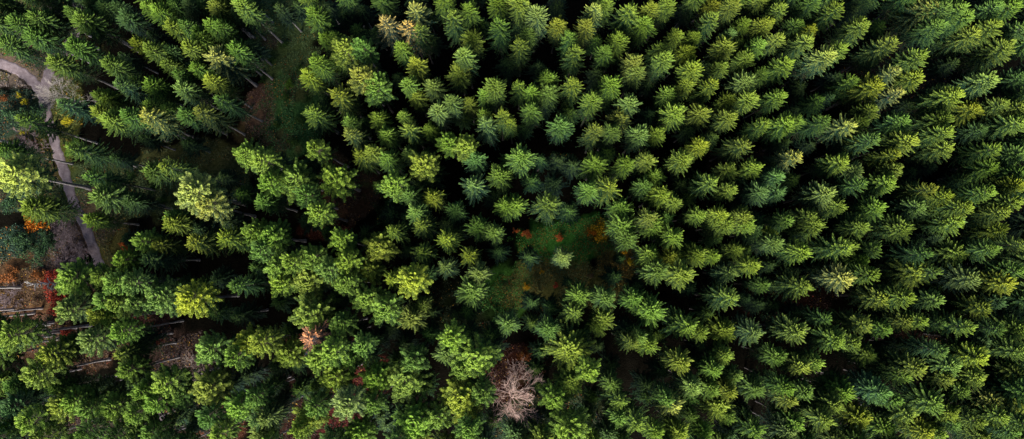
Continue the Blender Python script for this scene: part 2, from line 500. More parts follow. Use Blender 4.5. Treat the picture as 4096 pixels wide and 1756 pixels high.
T[(256, 219.5)] = """
60 82 76 P h;425 112 54 P h;600 140 74 P l;455 212 66 P h;560 262 58 P l;688 52 58 S l;832 32 64 S l;942 90 64 S y;815 172 58 S l;
268 190 64 P h;88 235 62 P h;180 212 54 P h;118 332 62 P h;250 320 84 P l;440 322 64 P h;270 482 84 P l;545 402 68 P h;648 465 76 P h;
770 492 74 D o;825 425 46 D o;668 292 58 S y;772 292 76 P y;950 248 54 S p;1060 192 58 S y;1112 262 58 D p;1070 362 78 D p;862 262 44 D b;
272 612 110 S r;20 625 64 P l;152 672 68 P l;420 542 58 P g;365 672 74 P h;450 702 54 P g;298 725 64 P h;400 805 74 P l;520 652 54 P g;
585 812 68 P h;748 815 96 P h;440 935 74 P p;570 942 58 P g;248 1005 70 P l;212 1072 54 P h;302 950 54 P g;500 1082 64 P h;790 1040 84 P h;
910 1002 66 P h;1030 925 94 P l;1062 1052 62 P g;1132 890 62 P g;1192 1022 58 Y g;940 692 62 D p;1110 695 98 P h;980 592 64 P h;1020 772 54 P h;
1180 590 66 Y g;860 582 56 Y g;790 702 64 P g;60 842 64 Y g;30 1005 64 D p;0 1072 58 D p;280 852 54 Y g;720 985 56 Y g;1200 60 54 D g;
1110 32 64 D g;1215 160 60 Y b;1270 535 60 D b;350 252 56 P g;380 400 54 Y g;-20 240 54 Y g;20 160 56 P g;350 60 50 Y g;600 600 60 Y d;
1000 480 50 Y d;150 560 56 Y g;100 920 50 Y d;880 480 44 Y d;740 630 60 Y d"""
T[(512, 219.5)] = """
92 190 56 Y b;260 192 50 D p;290 312 28 Y b;520 292 54 Y b;100 422 58 Y b;200 442 54 Y b;312 485 74 S l;350 392 68 D g;470 402 62 D g;
472 505 60 D l;452 540 54 D h;290 655 112 R l;310 822 80 R l;392 772 58 P h;205 905 62 P h;190 565 66 D g;290 1065 94 P h;722 32 72 D h;
560 32 72 D g;600 100 62 D g;835 80 62 D h;825 192 62 D y;858 262 76 D l;742 272 72 D g;690 182 58 D h;958 170 62 D l;1136 155 48 D l;
1034 192 44 D h;1236 222 54 D l;1124 270 58 S p;1108 400 76 S l;1242 62 64 D b;725 465 84 D h;632 402 62 D g;600 632 56 S l;642 592 48 D p;
705 642 58 D l;900 545 78 S h;966 572 54 D l;1075 562 72 D y;855 712 66 D l;1096 692 54 D l;1032 752 58 D h;1126 780 50 D p;1096 862 54 D y;
1055 955 78 D l;1086 995 50 D h;925 842 62 D p;905 915 54 D g;825 932 82 S w;782 912 54 D g;545 935 66 S l;645 1042 78 S h;862 1082 62 D l;
982 1072 54 D h;912 985 44 D g;732 1092 54 D h;1250 572 74 S p;1252 1072 74 S h;690 832 60 Y d;1084 20 62 D l;1196 12 54 D h;1282 332 44 D g;
560 190 34 Y b;560 1002 60 D g;760 762 60 Y d;500 840 56 D g;430 640 50 Y d;1000 470 60 Y g;1190 400 50 Y d;960 640 60 Y d;1000 860 56 D g;
640 330 50 Y d;1230 850 66 D g;1180 960 56 Y d;120 760 60 Y g;140 850 62 Y g;500 740 56 Y d;1040 90 50 Y g;1190 160 44 Y g;200 990 55 Y d"""
T[(768, 219.5)] = """
252 30 68 D l;494 42 62 D h;706 55 68 D l;120 0 50 D g;46 120 54 D p;22 60 44 D l;204 152 62 D h;398 140 78 S l;438 130 44 D l;
494 190 50 D h;548 260 54 D l;768 270 92 D l;974 160 72 D l;1060 300 68 D p;1230 310 74 D y;1190 50 66 D y;1282 130 62 S l;966 2 60 D l;
392 290 68 D w;204 330 78 S l;596 400 68 D l;710 402 62 D l;876 412 58 D p;1118 442 74 S y;1292 270 54 D h;500 525 68 S l;720 525 54 D l;
804 520 50 D l;1030 550 68 S l;1292 562 74 D h;158 572 74 D l;354 612 68 D h;452 610 54 D l;605 562 54 D g;530 685 58 D l;196 740 62 D l;
272 722 54 D h;776 740 64 D l;946 745 74 D p;1076 702 74 D y;1080 805 64 D l;926 795 58 D l;1106 672 44 D g;1292 662 64 D h;1292 790 74 D l;
1236 740 44 D g;114 840 54 D h;118 912 54 D o;400 882 74 D h;355 945 64 D l;596 872 70 D b;862 935 84 D h;932 978 64 D l;1156 925 64 D w;
1186 1002 64 D l;1080 1025 54 D l;1104 1090 54 D l;1292 935 74 D l;484 998 68 D y;314 1025 68 D l;736 1000 84 S l;812 1072 64 D y;160 1030 54 D h;
118 1082 60 D p;626 1070 70 D h;885 1092 54 D h;1256 1080 54 D g;1292 450 60 D d;560 150 66 S g;870 260 60 S g;1180 420 56 D d;1100 620 60 D d;
900 660 60 S g;700 790 60 D g;540 800 54 Y d;220 880 60 D g;60 700 60 D g;660 930 54 D g;1000 880 60 D g;960 1040 60 D g;1150 150 56 D g;700 640 50 Y d;1180 560 60 S g;820 180 60 S g;30 330 50 Y d;430 960 50 Y d;900 520 54 S g;300 500 56 S g"""

trees = []
for (ox, oy), s in T.items():
    for e in s.replace('\n', '').split(';'):
        q = e.split()
        trees.append([ox + float(q[0]) * .19876, oy + float(q[1]) * .19876, float(q[2]) * .19876, q[3], q[4]])

for t in trees:
    if t[3] == 'D' and t[0] < 780:
        t[3] = 'R'  # dense spruces on this side become blunt-topped conifers

# near the frame's edges the wood goes on: crowns that reach into the picture from outside
NX, NY = 512, 270
def free(x, y, d):
    return all((x - t[0]) ** 2 + (y - t[1]) ** 2 > d * d for t in trees)
g0 = random.Random(3)
for _ in range(4000):
    x, y = g0.uniform(-25, 1062), g0.uniform(-26, 458)
    if 2 < x < 1020 and 2 < y < 436:
        continue
    if x < 3 and 20 < y < 380:
        continue
    ix, iy = NX + .95 * (x - NX), NY + .95 * (y - NY)
    if not (-6 < ix < 1030 and -6 < iy < 445):
        continue
    if free(x, y, 17 if x > 300 else 19):
        trees.append([x, y, g0.uniform(11, 15), 'P' if (x < 480 and y > 400) else ('D' if x > 780 else 'R'), g0.choice('hglgd')])

# low shaded spruces in the dark gaps, clear of the openings
OPEN = [(285, 60, 32, 90), (255, 110, 22, 30), (570, 262, 74, 50), (500, 290, 27, 32), (50, 200, 72, 220), (511, 385, 32, 38), (150, 180, 70, 22),
        (178, 358, 36, 30), (225, 155, 30, 12), (300, 335, 16, 14), (40, 330, 90, 60), (350, 200, 20, 16), (340, 232, 20, 8)]
nfill = 0
for _ in range(6000):
    x, y = g0.uniform(60, 1015), g0.uniform(5, 434)
    if any(((x - a) / c) ** 2 + ((y - b) / d) ** 2 < 1 for a, b, c, d in OPEN) or nfill >= 155:
        continue
    bx, by = NX + (x - NX) * .95, NY + (y - NY) * .95
    if free(x, y, 11.2):
        trees.append([x, y, g0.uniform(10, 14), 'Y', g0.choice('dddg')])
        nfill += 1

BANDS_Y = [(0, 26, 'along the top edge'), (26, 105, 'in the upper part'), (105, 185, 'above the middle'), (185, 262, 'at mid height'),
           (262, 340, 'below the middle'), (340, 413, 'in the lower part'), (413, 999, 'along the bottom edge')]
BANDS_X = [(-999, 110, 'far left'), (110, 240, 'left'), (240, 385, 'left of centre'), (385, 512, 'centre-left'),
           (512, 640, 'centre-right'), (640, 785, 'right of centre'), (785, 915, 'right'), (915, 9999, 'far right')]
LANDMARKS = [(44, 92, 20, 'by the gravel track fork'), (60, 160, 24, 'over the gravel track'), (84, 240, 22, 'over the gravel track'),
             (575, 262, 60, 'at the leaf-strewn clearing'), (511, 392, 34, 'beside the bare pinkish tree'),
             (278, 105, 30, 'at the dark grassy opening'), (388, 18, 22, 'beside the tan dying spruce'), (308, 338, 24, 'beside the red-brown dead conifer'),
             (52, 300, 30, 'by the crimson shrubs')]
KN = {'S': 'open-branched spruce', 'D': 'dense pointed spruce', 'P': 'round-crowned pine', 'R': 'blunt-topped conifer', 'Y': 'low shaded spruce'}
SIZE = lambda r: 'narrow ' if r < 10.2 else ('broad ' if r > 14.2 else '')


def band(v, B):
    for a, b, n in B:
        if a <= v < b:
            return n
    return B[-1][2] if v > 0 else B[0][2]


groups = {}
for i, t in enumerate(trees):
    x, y, r, k, c = t
    lm = None
    for lx, ly, lr, ln in LANDMARKS:
        if math.hypot(x - lx, y - ly) < lr:
            lm = ln
            break
    if c in 'tr':
        d = PAL[c][1] + ' conifer'
    else:
        d = SIZE(r) + PAL[c][1] + ' ' + KN[k]
    place = lm or (band(y, BANDS_Y) + ' ' + band(x, BANDS_X))
    groups.setdefault((d, place), []).append(i)
ORD = ['first', 'second', 'third', 'fourth', 'fifth', 'sixth', 'seventh', 'eighth', 'ninth', 'tenth']
labels = {}
for (d, place), ids in groups.items():
    ids.sort(key=lambda i: trees[i][0])
    for n, i in enumerate(ids):
        if len(ids) == 1:
            labels[i] = d + ' ' + place
        elif len(ids) == 2:
            labels[i] = '%s %s, %s of two' % (d, place, ('left-hand', 'right-hand')[n])
        else:
            labels[i] = '%s %s, %s from left' % (d, place, ORD[min(n, 9)])


def link(name, data, parent=None):
    o = bpy.data.objects.new(name, data)
    col.objects.link(o)
    if parent:
        o.parent = parent
    return o


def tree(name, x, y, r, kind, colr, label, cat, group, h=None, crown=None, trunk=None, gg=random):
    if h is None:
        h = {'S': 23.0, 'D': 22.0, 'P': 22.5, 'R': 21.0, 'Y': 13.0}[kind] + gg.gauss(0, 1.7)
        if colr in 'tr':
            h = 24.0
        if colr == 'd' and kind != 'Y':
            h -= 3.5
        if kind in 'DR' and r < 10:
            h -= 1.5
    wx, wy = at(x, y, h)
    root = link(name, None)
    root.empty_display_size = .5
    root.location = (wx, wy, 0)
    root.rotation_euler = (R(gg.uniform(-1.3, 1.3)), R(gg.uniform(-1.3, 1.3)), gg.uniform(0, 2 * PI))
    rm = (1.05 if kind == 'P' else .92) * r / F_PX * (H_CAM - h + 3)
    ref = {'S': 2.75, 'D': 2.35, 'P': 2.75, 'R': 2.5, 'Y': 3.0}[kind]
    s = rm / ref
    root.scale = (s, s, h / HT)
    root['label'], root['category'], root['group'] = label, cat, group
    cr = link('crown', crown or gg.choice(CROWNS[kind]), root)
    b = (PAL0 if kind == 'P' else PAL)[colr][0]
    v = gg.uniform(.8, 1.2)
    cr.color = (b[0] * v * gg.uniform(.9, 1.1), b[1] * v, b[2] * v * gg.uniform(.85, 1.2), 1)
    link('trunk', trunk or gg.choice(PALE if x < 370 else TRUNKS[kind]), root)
    return root


DEADC = crown_mesh('dying_conifer_crown', 201, depth=13, rad=3.0, k=4.5, gap=.6, per=6, step=.17, twig=.5, droop=.35, up0=50, up1=-10,
                   thick=.09, bare=.12)
gt = random.Random(11)
for i, (x, y, r, k, c) in enumerate(trees):
    nm = {'P': 'pine_tree', 'R': 'blunt_conifer', 'Y': 'young_spruce'}.get(k, 'spruce_tree')
    if c in 'tr':
        nm = 'dying_conifer'
    cat = {'pine_tree': 'pine tree', 'blunt_conifer': 'fir tree', 'young_spruce': 'young spruce', 'spruce_tree': 'spruce tree', 'dying_conifer': 'dying tree'}[nm]
    grp = {'pine_tree': 'round-crowned pines of the wood', 'blunt_conifer': 'blunt-topped conifers of the wood', 'young_spruce': 'low spruces beneath the canopy',
           'spruce_tree': 'spruces of the wood', 'dying_conifer': 'dying conifers'}[nm]
    tree(nm, x, y, r, k, c, labels[i], cat, grp, crown=DEADC if c in 'tr' else None, gg=gt)

# ---------------------------------------------------------------- bare and dead trees
def bare_tree(x, y, h, data, trunk_data, label, s=1.0, rot=0.0, name='bare_tree', tilt=(0, 0)):
    wx, wy = at(x, y, h)
    root = link(name, None)
    root.location = (wx, wy, 0)
    root.rotation_euler = (tilt[0], tilt[1], rot)
    root.scale = (s, s, 1)
    root['label'], root['category'] = label, 'bare tree'
    link('crown', data, root)
    link('trunk', trunk_data, root)
    return root

bare_tree(511, 400, 17.5, bare_mesh('bare_beech_crown', 5, 17.0, 4.8, n1=17, levels=5, split=2, twigr=.024, start=.58, r0=.34, lean_up=.5),
          trunk_mesh('beech_trunk', 301, 18, .26, M_DEAD, nstub=4), 'large leafless tree with pinkish twigs over red leaf litter', 1.0)
bare_tree(180, 376, 10, bare_mesh('bare_shrub_crown', 8, 9, 3.0, n1=9, levels=4, split=3, twigr=.03, start=.3, r0=.16, mat=M_DEAD),
          trunk_mesh('thin_trunk', 302, 9, .09, M_DEAD, nstub=3), 'small leafless tree with pale twigs in the lower left')
bare_tree(192, 370, 8, bare_mesh('bare_shrub_crown', 9, 8, 3.0, n1=9, levels=4, split=3, twigr=.022, start=.2, r0=.12),
          trunk_mesh('thin_trunk', 303, 8, .08, M_BARK, nstub=3), 'small leafless red-brown tree beside the pale-twigged one')
bare_tree(50, 90, 16, bare_mesh('bare_aspen_crown', 12, 16, 3.8, n1=12, levels=4, split=4, twigr=.022, start=.45, r0=.2, mat=M_DEAD),
          trunk_mesh('aspen_trunk', 304, 16, .14, M_DEAD, nstub=3), 'pale leafless tree leaning over the gravel track fork')

# white antler-like snag
def snag():
    g = np.random.default_rng(4)
    P0, P1, A, B = [], [], [], []
    for i in range(13):
        z = 12.5 + i * .68
        phi = g.uniform(0, 2 * PI)
        L = g.uniform(.9, 2.2) * (1.15 - i / 18)
        p = np.array([0, 0, z])
        d = np.array([math.cos(phi), math.sin(phi), .25])
        for k in range(4):
            d = d + g.normal(0, .28, 3)
            d /= np.linalg.norm(d)
            q = p + d * L / 4
            P0.append(p); P1.append(q); A.append(.17 - .03 * k); B.append(.14 - .03 * k)
            if k in (1, 2) and g.random() < .6:
                d2 = d + g.normal(0, .6, 3)
                d2 /= np.linalg.norm(d2)
                P0.append(q); P1.append(q + d2 * L * .35); A.append(.09); B.append(.03)
            p = q
    return sticks(np.array(P0), np.array(P1), np.array(A), np.array(B))
v, f = snag()
root = bare_tree(25, 284, 21.5, mesh_np('snag_branches', v, f, M_DEAD), trunk_mesh('snag_trunk', 305, 21.5, .26, M_DEAD, nstub=2),
                 'dead white snag with crooked antler-like branches at far left', name='dead_snag')
v, f = snag()
root = bare_tree(48, 288, 12.5, mesh_np('snag_branches', v * .6, f, M_DEAD), trunk_mesh('snag_trunk', 306, 12, .08, M_DEAD, nstub=2),
                 'short dead snag among the crimson shrubs', name='dead_snag')
# thin half-bare tops
v, f = snag()

# tall trees whose crowns lie outside the frame and whose bare trunks reach in (pale or dark stems by where they stand)
def base_tree(bx, by, k=1.19, kind='P', colr='h', birch=False, label='', r=13):
    x, y = NX + (bx - NX) * k, NY + (by - NY) * k
    h = H_CAM * (1 - 1 / k)
    t = tree('pine_tree', x, y, r, kind, colr, label, 'pine tree', 'round-crowned pines of the wood', h=h, trunk=BIRCHT if birch else None, gg=gt)
    return t
BIRCHT = trunk_mesh('pale_trunk', 310, 24, .34, M_BIRCH, stub0=.5, stub1=.7, nstub=10)
for n, (bx, by, bi, lb) in enumerate([
        (33, 148.5, True, 'pine with a pale slanting trunk crossing the far left edge above the path'),
        (31, 153, True, 'shorter pale trunk just below the long pale one at the left edge'),
        (21, 287, True, 'bare straight trunk reaching in at the left edge beside the white snag'),
        (15, 308.5, False, 'short dark trunk end at the left edge below the snag'),
        (34, 313, False, 'long dark trunk over brown ground below the snag'),
        (52, 324, True, 'pale straight trunk, uppermost of the parallel stems at lower far left'),
        (48, 329.5, True, 'slender pale trunk in the middle of the parallel stems at lower far left'),
        (60, 331.5, False, 'grey trunk ending by a small red shrub at lower far left'),
        (60, 338.5, True, 'long pale trunk, lowermost of the parallel stems at lower far left'),
        (34, 58, True, 'pale trunk slanting over the brown bank above the track fork')]):
    base_tree(bx, by, k=1.19 if n != 1 else 1.15, birch=bi, label=lb)


# ---------------------------------------------------------------- shrubs
SHR = [leafball('shrub_leaves', 400 + i, rad=1.0, h=.9, n=1100, size=.07, lumps=16) for i in range(4)]
SPARSE = [leafball('shrub_leaves', 440 + i, rad=1.0, h=.7, n=900, size=.07, lumps=20) for i in range(3)]
SC = {'yellow green': (.42, .36, .04), 'dark green': (.035, .075, .03), 'orange': (.52, .17, .03), 'crimson': (.26, .035, .04), 'rust': (.20, .07, .04), 'yellow': (.75, .52, .04), 'coral': (.62, .17, .09),
      'teal green': (.035, .075, .06), 'green': (.07, .14, .03), 'pink': (.6, .10, .10), 'purplish brown': (.20, .12, .13), 'golden': (.70, .40, .04)}
for x, y, r, hh, c, lb in [
        (28, 217, 14, 6.0, 'orange', 'big bright orange shrub at the far left edge'),
        (20, 132, 3.6, 2, 'yellow green', 'yellow-leaved shrub below the track fork'),
        (23, 101, 3.2, 2, 'yellow green', 'small yellow shrub just below the track fork'),
        (17, 94, 2.6, 1.6, 'yellow green', 'smallest yellow shrub left of the track fork'),
        (0, 96, 4, 2.2, 'rust', 'rusty shrub on the left edge by the track fork'),
        (57, 277, 10, 3.5, 'crimson', 'crimson shrub touching the base of the white snag'),
        (45, 281, 8, 3, 'crimson', 'deep red shrub between white snag and crimson neighbours'),
        (53, 297, 11, 3, 'crimson', 'crimson shrub below the white snag'),
        (54, 308, 10, 3, 'crimson', 'rust-red shrub, lowest of the red ones under the snag'),
        (36, 274, 8, 2.5, 'rust', 'brown-orange shrub above the white snag'),
        (5, 274, 10, 2.5, 'rust', 'rust-brown shrub on the far left edge above the trunks'),
        (63, 333, 5, 2.5, 'crimson', 'small crimson shrub at the foot of the parallel trunks'),
        (153, 339, 7.5, 3, 'crimson', 'red shrub between pines and the leaning trunk pair'),
        (140, 292, 11, 3, 'crimson', 'dark red shrub sunk between green pines'),
        (121, 248, 6, 6, 'coral', 'coral-red shrub right of the gravel track'),
        (123, 242, 4, 6, 'orange', 'small orange shrub above the coral one'),
        (527, 234, 5.6, 3, 'coral', 'coral-red bush, larger of two at the upper left of the leafy clearing'),
        (516, 231, 3, 2.4, 'coral', 'small coral bush left of the larger coral bush'),
        (559.5, 237, 4.6, 3, 'coral', 'coral-orange bush at the top middle of the leafy clearing'),
        (601, 231, 11, 2.6, 'golden', 'golden-leaved bush at the top right of the leafy clearing'),
        (606, 229, 7, 2.6, 'yellow', 'bright yellow bush beside the golden one in the clearing'),
        (593, 233, 5, 2, 'orange', 'sparse orange bush left of the golden one'),
        (556, 285.5, 3.4, 2, 'pink', 'small pinkish-red bush low in the leafy clearing'),
        (542, 272, 2.6, 1.6, 'golden', 'tiny golden bush in the middle of the leafy clearing'),
        (591, 276, 3, 1.4, 'purplish brown', 'dull purple-brown bush in the middle of the clearing'),
        (632, 262, 4, 1.8, 'yellow', 'pale yellow bush under the right rim of the clearing'),
        (625, 252, 3.4, 1.6, 'golden', 'small golden bush near the right rim of the clearing'),
        (526, 287, 3.5, 1.4, 'golden', 'faint golden bush at the lower left of the clearing'),
        (580, 288, 3.5, 1.4, 'orange', 'thin orange-brown bush low on the right of the clearing'),
        (288, 83, 5, 2.2, 'green', 'small bright green bush in the dark grassy opening'),
        (8, 112, 11, 3.6, 'teal green', 'dark teal bush at the left edge, upper one'),
        (22, 118, 10, 3.2, 'teal green', 'dark teal bush beside the yellow shrub'),
        (34, 108, 9, 3, 'teal green', 'dark teal bush bordering the gravel track'),
        (10, 150, 9, 3, 'green', 'green bush by the pale trunks at the left edge'),
        (8, 198, 12, 3.5, 'teal green', 'dark bush above the bright orange shrub at the edge'),
        (24, 245, 11, 3, 'teal green', 'bluish bush right below the orange shrub'),
        (42, 240, 10, 2.8, 'teal green', 'bluish-green bush left of the brushwood'),
        (36, 255, 9, 2.6, 'teal green', 'bluish bush between brushwood and rusty shrubs'),
        (12, 240, 10, 3, 'teal green', 'dark bluish bush at the edge below the orange shrub'),
        (8, 425, 12, 3, 'teal green', 'dark bush in the bottom left corner'),
        (66, 150, 6, 1.6, 'green', 'green verge bush left of the lower track'),
        (65, 120, 6, 1.6, 'yellow green', 'olive verge bush right of the track'),
        (72, 142, 6, 1.8, 'green', 'green verge bush right of the lower track'),
        (525, 355, 8, 2, 'rust', 'rusty low shrub above the bare pinkish tree'),
        (534, 378, 8, 2, 'crimson', 'dark red low shrub right of the bare pinkish tree'),
        ] + [(x, y, r, .9 + .12 * r, 'dark green', 'low dark green bush in the grassy opening left of the upper centre')
             for x, y, r in ((270, 60, 5), (298, 66, 4), (284, 96, 5), (300, 118, 6), (276, 124, 4), (292, 142, 6), (268, 150, 5), (282, 45, 5), (306, 98, 4), (262, 78, 4))] + [
             (x, y, r, .9 + .12 * r, 'dark green', 'low dark green bush in the dim gap right of the lower track')
             for x, y, r in ((100, 182, 6), (118, 192, 5), (128, 176, 6), (150, 186, 6), (172, 180, 5), (108, 205, 6), (185, 168, 5), (92, 168, 5), (160, 200, 6))]:
    if not lb:
        continue
    wx, wy = at(x, y, hh)
    o = link('shrub', gt.choice(SPARSE if 'clearing' in lb else SHR))
    rm = r / F_PX * (H_CAM - hh)
    o.location = (wx, wy, 0)
    o.scale = (rm, rm, hh)
    o.rotation_euler = (0, 0, gt.uniform(0, 6))
    cc = SC[c]
    o.color = (*cc, 1)
    o['label'], o['category'] = lb, 'shrub'
    o['group'] = 'bushes low in the gaps' if c == 'dark green' else 'shrubs'

# pinkish brushwood by the track
BR = [bare_mesh('brush_twigs', 420 + i, 2.0, 2.2, n1=12, levels=4, split=3, twigr=.03, start=.05, r0=.08,
                mat=bark_mat('brushwood', (.14, .10, .11), (.30, .23, .25), 2.0) if i == 0 else bpy.data.materials['brushwood'], lean_up=.3) for i in range(3)]
for x, y, s, lb in [(66, 233, 1.2, 'upper heap of greyish-pink brushwood left of the track'), (72, 243, 1.3, 'middle heap of greyish-pink brushwood left of the track'),
                    (80, 255, 1.3, 'lower heap of greyish-pink brushwood beside the track'), (60, 222, 1.0, 'topmost small brushwood heap near the orange shrub'),
                    (67, 262, 1.0, 'pinkish brushwood heap beside the crimson shrub'), 
                    (38, 152, 1.0, 'pinkish brush at the foot of the pale trunks'), (18, 338, .7, 'brush pile under the parallel trunks'),
                    (28, 132, 1.2, 'greyish brush beside the yellow-tipped spruce at the track'), (12, 297, 1.1, 'thin brush at the left edge between the trunks')]:
    wx, wy = at(x, y, .5)
    o = link('brushwood', gt.choice(BR))
    o.location = (wx, wy, 0)
    o.scale = (s, s, .7)
    o.rotation_euler = (0, 0, gt.uniform(0, 6))
    o['label'], o['category'], o['group'] = lb, 'brushwood', 'brushwood heaps'

# fallen logs
for x0, y0, x1, y1, lb in [(165, 431, 204, 421, 'thin fallen trunk near the bottom edge at left'), 
                           (124, 165, 135, 169, 'short pale stem lying in the dark gap left of centre'), (262, 277, 271, 277, 'short grey stem between dark pines'),
                           (228, 384, 234, 380, 'small pale stump piece among pines at bottom left')]:
    a, b = at(x0, y0, .4), at(x1, y1, .4)
    P0, P1 = np.array([[a[0], a[1], .3]]), np.array([[b[0], b[1], .5]])
    n = 6
    ts = np.linspace(0, 1, n + 1)
    Q = P0 + (P1 - P0) * ts[:, None]
    Q[1:-1] += np.random.default_rng(int(x0)).normal(0, .05, (n - 1, 3))
    rr = np.linspace(.16, .07, n + 1)
    parts = [sticks(Q[:-1], Q[1:], rr[:-1], rr[1:])]
    gg = np.random.default_rng(int(x0) + 1)
    k = gg.uniform(.3, 1, 10)[:, None]
    S = P0 + (P1 - P0) * k
    parts.append(sticks(S, S + gg.normal(0, .5, (10, 3)) + np.array([0, 0, .2]), np.full(10, .03), np.full(10, .01)))
    V, Fc = join(parts)
    o = link('fallen_log', mesh_np('fallen_log', V, Fc, M_BARK))
    o['label'], o['category'], o['group'] = lb, 'log', 'fallen stems'


# ---------------------------------------------------------------- ground
GR = [  # x y rx ry colour strength: what covers the soil
    (285, 45, 34, 60, (.050, .080, .030), .9), (290, 115, 38, 38, (.036, .095, .030), .85), (300, 90, 14, 12, (.05, .045, .02), .7), (275, 140, 16, 10, (.05, .04, .024), .7), (258, 108, 16, 30, (.13, .075, .058), .9),
    (270, 42, 10, 10, (.06, .035, .03), .8), (330, 170, 20, 20, (.05, .035, .02), .7), (350, 200, 30, 22, (.055, .032, .022), .8),
    (325, 232, 24, 10, (.07, .022, .014), .8), (395, 215, 22, 18, (.014, .045, .014), .8),
    (575, 240, 58, 22, (.045, .160, .028), .95), (560, 285, 56, 24, (.12, .125, .04), .9), (500, 292, 28, 30, (.055, .155, .028), .95),
    (620, 262, 28, 28, (.08, .07, .022), .85), (603, 232, 14, 10, (.10, .06, .012), .7), (560, 163, 16, 12, (.012, .035, .012), .7),
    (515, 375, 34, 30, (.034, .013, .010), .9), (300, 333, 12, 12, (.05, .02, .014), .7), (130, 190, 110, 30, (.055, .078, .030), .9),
    (205, 160, 60, 20, (.062, .070, .028), .9), (15, 30, 60, 60, (.05, .05, .02), .8), (30, 55, 30, 16, (.09, .065, .058), .9),
    (20, 80, 45, 10, (.10, .08, .075), .75), (14, 112, 30, 30, (.018, .034, .022), .9), (62, 125, 20, 60, (.055, .065, .015), .9),
    (20, 175, 40, 30, (.055, .036, .022), .85), (66, 243, 22, 34, (.09, .065, .065), .8), (24, 242, 34, 22, (.022, .045, .030), .95), (14, 195, 26, 16, (.020, .038, .024), .9), (30, 300, 52, 45, (.075, .044, .026), .95),
    (60, 345, 60, 24, (.055, .032, .022), .9), (110, 240, 18, 40, (.06, .06, .02), .8), (18, 330, 30, 14, (.14, .06, .04), .8),
    (140, 300, 30, 24, (.06, .025, .02), .8), (172, 352, 34, 26, (.045, .030, .028), .9), (150, 415, 80, 24, (.035, .020, .018), .8),
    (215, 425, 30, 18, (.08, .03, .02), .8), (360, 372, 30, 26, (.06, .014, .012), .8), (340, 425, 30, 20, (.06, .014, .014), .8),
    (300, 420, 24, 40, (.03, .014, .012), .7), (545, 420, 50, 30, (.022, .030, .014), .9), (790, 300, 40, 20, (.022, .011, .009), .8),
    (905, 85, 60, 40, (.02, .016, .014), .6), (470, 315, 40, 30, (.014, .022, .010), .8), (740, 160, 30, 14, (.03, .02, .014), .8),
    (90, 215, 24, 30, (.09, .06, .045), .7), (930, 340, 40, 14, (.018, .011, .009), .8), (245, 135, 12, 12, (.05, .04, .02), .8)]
NXG = 420
gx = np.concatenate([[-2500, -1200, -500, -220], np.linspace(-130, 130, NXG), [220, 500, 1200, 2500]])
gy = np.concatenate([[-2500, -1200, -400, -140], np.linspace(-72, 82, 250), [140, 400, 1200, 2500]])
X, Y = np.meshgrid(gx, gy)
def vnoise(X, Y, sc, seed):
    q = np.random.default_rng(seed)
    out = 0
    for _ in range(7):
        a, p = q.uniform(0, 2 * PI), q.uniform(0, 2 * PI)
        f = sc * q.uniform(.6, 1.6)
        out = out + np.sin((X * math.cos(a) + Y * math.sin(a)) * f + p)
    return out / 3.5
inside = (np.abs(X) < 140) & (np.abs(Y) < 90)
Z = np.where(inside, .22 * vnoise(X, Y, .35, 1) + .10 * vnoise(X, Y, 1.1, 2), 0)
C = np.empty(X.shape + (3,))
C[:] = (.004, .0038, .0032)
wob = 1 + .28 * vnoise(X, Y, .45, 5) + .16 * vnoise(X, Y, 1.6, 6)
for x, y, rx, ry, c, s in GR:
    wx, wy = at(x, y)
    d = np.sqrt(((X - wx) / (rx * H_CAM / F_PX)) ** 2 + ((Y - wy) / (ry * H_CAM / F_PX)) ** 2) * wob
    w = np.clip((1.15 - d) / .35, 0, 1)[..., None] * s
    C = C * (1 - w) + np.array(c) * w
V = np.stack([X, Y, Z], -1).reshape(-1, 3)
ny, nx = X.shape
idx = np.arange(nx * ny).reshape(ny, nx)
a, b, c_, d_ = idx[:-1, :-1].ravel(), idx[:-1, 1:].ravel(), idx[1:, 1:].ravel(), idx[1:, :-1].ravel()
Fg = np.concatenate([np.stack([a, b, c_], 1), np.stack([a, c_, d_], 1)])
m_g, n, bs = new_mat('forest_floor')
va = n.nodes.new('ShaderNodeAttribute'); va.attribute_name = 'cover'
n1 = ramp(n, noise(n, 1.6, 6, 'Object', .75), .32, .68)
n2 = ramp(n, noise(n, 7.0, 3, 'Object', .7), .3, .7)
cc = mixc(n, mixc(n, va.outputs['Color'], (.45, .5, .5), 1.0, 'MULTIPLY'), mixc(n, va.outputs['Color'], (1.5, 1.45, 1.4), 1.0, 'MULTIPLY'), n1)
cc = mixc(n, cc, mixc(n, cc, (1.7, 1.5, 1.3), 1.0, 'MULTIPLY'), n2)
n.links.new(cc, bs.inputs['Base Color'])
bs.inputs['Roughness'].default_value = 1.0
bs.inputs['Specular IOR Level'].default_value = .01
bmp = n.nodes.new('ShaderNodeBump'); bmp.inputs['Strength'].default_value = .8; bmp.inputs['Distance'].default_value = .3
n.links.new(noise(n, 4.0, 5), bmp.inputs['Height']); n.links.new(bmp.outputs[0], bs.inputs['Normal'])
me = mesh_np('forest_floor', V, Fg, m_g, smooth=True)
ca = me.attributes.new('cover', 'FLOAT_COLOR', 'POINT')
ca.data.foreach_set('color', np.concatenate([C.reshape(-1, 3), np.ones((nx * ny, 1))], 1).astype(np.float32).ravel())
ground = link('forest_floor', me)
ground['kind'] = 'structure'
ground['label'] = 'dark forest floor of soil, moss and fallen leaves'


def gz(x, y):
    return .22 * vnoise(np.array(x), np.array(y), .35, 1) + .10 * vnoise(np.array(x), np.array(y), 1.1, 2)


